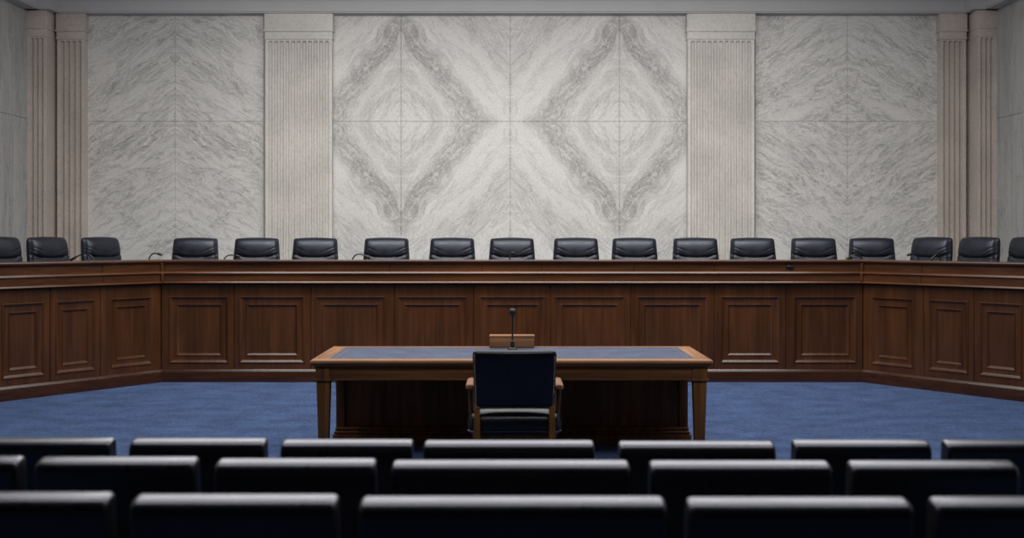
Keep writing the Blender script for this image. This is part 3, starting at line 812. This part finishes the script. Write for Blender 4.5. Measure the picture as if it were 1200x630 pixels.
# ------------------------------------------------------------------ audience seats
def audience(w, top, label, group, loc, name='audience_chair'):
    """wide padded seat facing +y; origin on the floor below the back's rear top edge"""
    t = thing(name, label, 'chair', loc, group=group)
    T = .080; r = .014
    # profile (y,z): back panel leaning towards the viewer at its top; top is a roll
    prof = []
    zb = .36
    lean = .05
    prof.append((lean + T * .9, zb)); prof.append((lean + .0, zb))
    prof.append((lean * .5, zb + (top - zb) * .5))
    R1 = .030
    for k in range(0, 21):
        a = pi - pi * k / 20
        prof.append((T / 2 + (T / 2) * math.copysign(abs(cos(a)) ** .62, cos(a)), top - R1 + R1 * sin(a) ** .72 + .175 * (T / 2) * math.copysign(abs(cos(a)) ** .62, cos(a))))
    prof.append((T + lean * .5, zb + (top - zb) * .5))
    cy = sum(p[0] for p in prof) / len(prof); cz = (zb + top) / 2
    H = top - zb
    secs = []
    n = 7
    for k in range(n + 1):
        a = pi / 2 * k / n; secs.append((-w / 2 + r * (1 - sin(a)), r * .8 * (1 - cos(a))))
    secs = [(-w / 2 + r * (1 - sin(pi / 2 * k / n)), r * .8 * (1 - cos(pi / 2 * k / n))) for k in range(n + 1)]
    # k=0 is innermost (x=-w/2+r, no inset); walk from the end inwards, then mirror
    seq = [(x, i) for x, i in reversed(secs)]
    mids = [(-w / 2 + r + (w - 2 * r) * j / 8, 0) for j in range(1, 8)]
    full = seq + mids + [(-x, i) for x, i in reversed(seq)]
    bm = bmesh.new(); rings = []
    for x, ins in full:
        ring = []
        for (y, z) in prof:
            fy = 1 - ins / (T / 2 + .01); fz = 1 - ins / (H / 2)
            ring.append(bm.verts.new((x, cy + (y - cy) * fy, cz + (z - cz) * fz)))
        rings.append(ring)
    m = len(prof)
    for A, B in zip(rings, rings[1:]):
        for i in range(m): bm.faces.new((A[i], A[(i + 1) % m], B[(i + 1) % m], B[i]))
    bm.faces.new(rings[0]); bm.faces.new(rings[-1])
    link('backrest', bm, M['seatblack'], t, 60)
    link('seat', nbox(-w / 2 + .01, w / 2 - .01, .10, .58, .34, .44, .035, 4), M['seatblack'], t, 40)
    for sx in (-1, 1):
        for yy, y2 in ((.12, .06), (.54, .56)):
            bm = bmesh.new(); x = sx * (w / 2 - .05)
            tube(bm, [(x, y2, 0), (x, yy, .35)], [.012, .016], 10); link('leg', bm, M['metal'], t, 50)
    link('back_support', nbox(-w / 2 + .05, w / 2 - .05, .06, .14, .30, .37, .008), M['metal'], t, 40)
    return t
rows = [
    # depth, floor, group, [(left px, right px, top y, label)]
    (4.05, 0.0, 'black audience seats in the row nearest the table', [
        (-48, 136, 514.0, 'black padded seat of the front audience row cut by the left edge'),
        (150, 314, 514.5, 'black padded seat of the front audience row, second from the left edge'),
        (328, 485, 516.0, 'black padded seat of the front audience row below the left table leg'),
        (496, 697, 517.0, 'wide black padded seat of the front audience row directly behind the witness chair'),
        (724, 910, 518.0, 'black padded seat of the front audience row below the right table leg'),
        (927, 1093, 516.5, 'black padded seat of the front audience row, second from the right edge'),
        (1103, 1275, 516.5, 'black padded seat of the front audience row cut by the right edge')]),
    (3.30, .055, 'black audience seats in the middle row', [
        (-165, 30, 536.0, 'black padded seat of the middle audience row cut by the left edge'),
        (39, 234, 537.0, 'black padded seat of the middle audience row, second from the left edge'),
        (250, 442, 539.0, 'black padded seat of the middle audience row just left of the widest one'),
        (458, 739, 541.0, 'extra wide black padded seat in the centre of the middle audience row'),
        (760, 977, 541.5, 'black padded seat of the middle audience row just right of the widest one'),
        (992, 1196, 541.5, 'black padded seat of the middle audience row reaching to the right edge')]),
    (2.60, .11, 'black audience seats in the row nearest the viewer', [
        (-110, 135, 579.5, 'black padded seat of the nearest audience row cut by the left edge'),
        (150, 398, 582.0, 'black padded seat of the nearest audience row just left of the widest one'),
        (420, 782, 584.5, 'extra wide black padded seat in the centre of the nearest audience row'),
        (803, 1073, 585.5, 'black padded seat of the nearest audience row just right of the widest one'),
        (1087, 1340, 585.0, 'black padded seat of the nearest audience row cut by the right edge')])]
for D, fz, grp, items in rows:
    for l, r, ty, lab in items:
        T = .088
        xl = X(l, D if l < 600 else D + T * .8); xr = X(r, D if r > 600 else D + T * .8)
        top = CAMH - (ty - HOR) * (D + .04) / F
        audience(xr - xl, top - fz, lab, grp, ((xl + xr) / 2, D, fz))

# ------------------------------------------------------------------ lights
def area(name, loc, rot, sx, sy, power, col=(1, 1, 1), spread=None):
    l = bpy.data.lights.new(name, 'AREA'); l.shape = 'RECTANGLE'; l.size = sx; l.size_y = sy; l.energy = power; l.color = col
    if spread: l.spread = radians(spread)
    o = bpy.data.objects.new(name, l); COL.objects.link(o); o.location = loc; o.rotation_euler = rot; return o
W = (1.0, .98, .955)
area('ceiling_lamp', (0, 9.7, 4.94), (0, 0, 0), 8.2, 5.6, 470, W)
area('ceiling_lamp', (0, 4.9, 4.94), (radians(14), 0, 0), 6.0, 2.0, 165, W)
area('wall_washer', (0, 10.6, 4.55), (radians(52), 0, 0), 7.6, .5, 120, W, 130)  # unseen fill light added to brighten the marble wall; no fixture behind it
wld = bpy.data.worlds.new('World'); SC.world = wld; wld.use_nodes = True
wld.node_tree.nodes['Background'].inputs[0].default_value = (.5, .5, .55, 1)
wld.node_tree.nodes['Background'].inputs[1].default_value = .02

# ------------------------------------------------------------------ camera
cam = bpy.data.cameras.new('camera'); co = bpy.data.objects.new('camera', cam); COL.objects.link(co)
co.location = (0, 0, CAMH); co.rotation_euler = (pi / 2, 0, 0)
cam.sensor_width = 36; cam.lens = 36 * F / 1200; cam.sensor_fit = 'HORIZONTAL'
cam.shift_y = -(315 - HOR) / 1200
cam.clip_start = .05; cam.clip_end = 100
cam.dof.use_dof = True; cam.dof.focus_distance = 9.8; cam.dof.aperture_fstop = 2.5
SC.camera = co
SC.view_settings.view_transform = 'Standard'; SC.view_settings.look = 'None'
SC.view_settings.exposure = 0; SC.view_settings.gamma = 1; SC.view_settings.use_curve_mapping = False
for o in SC.objects:
    if '_w' in o: del o['_w']
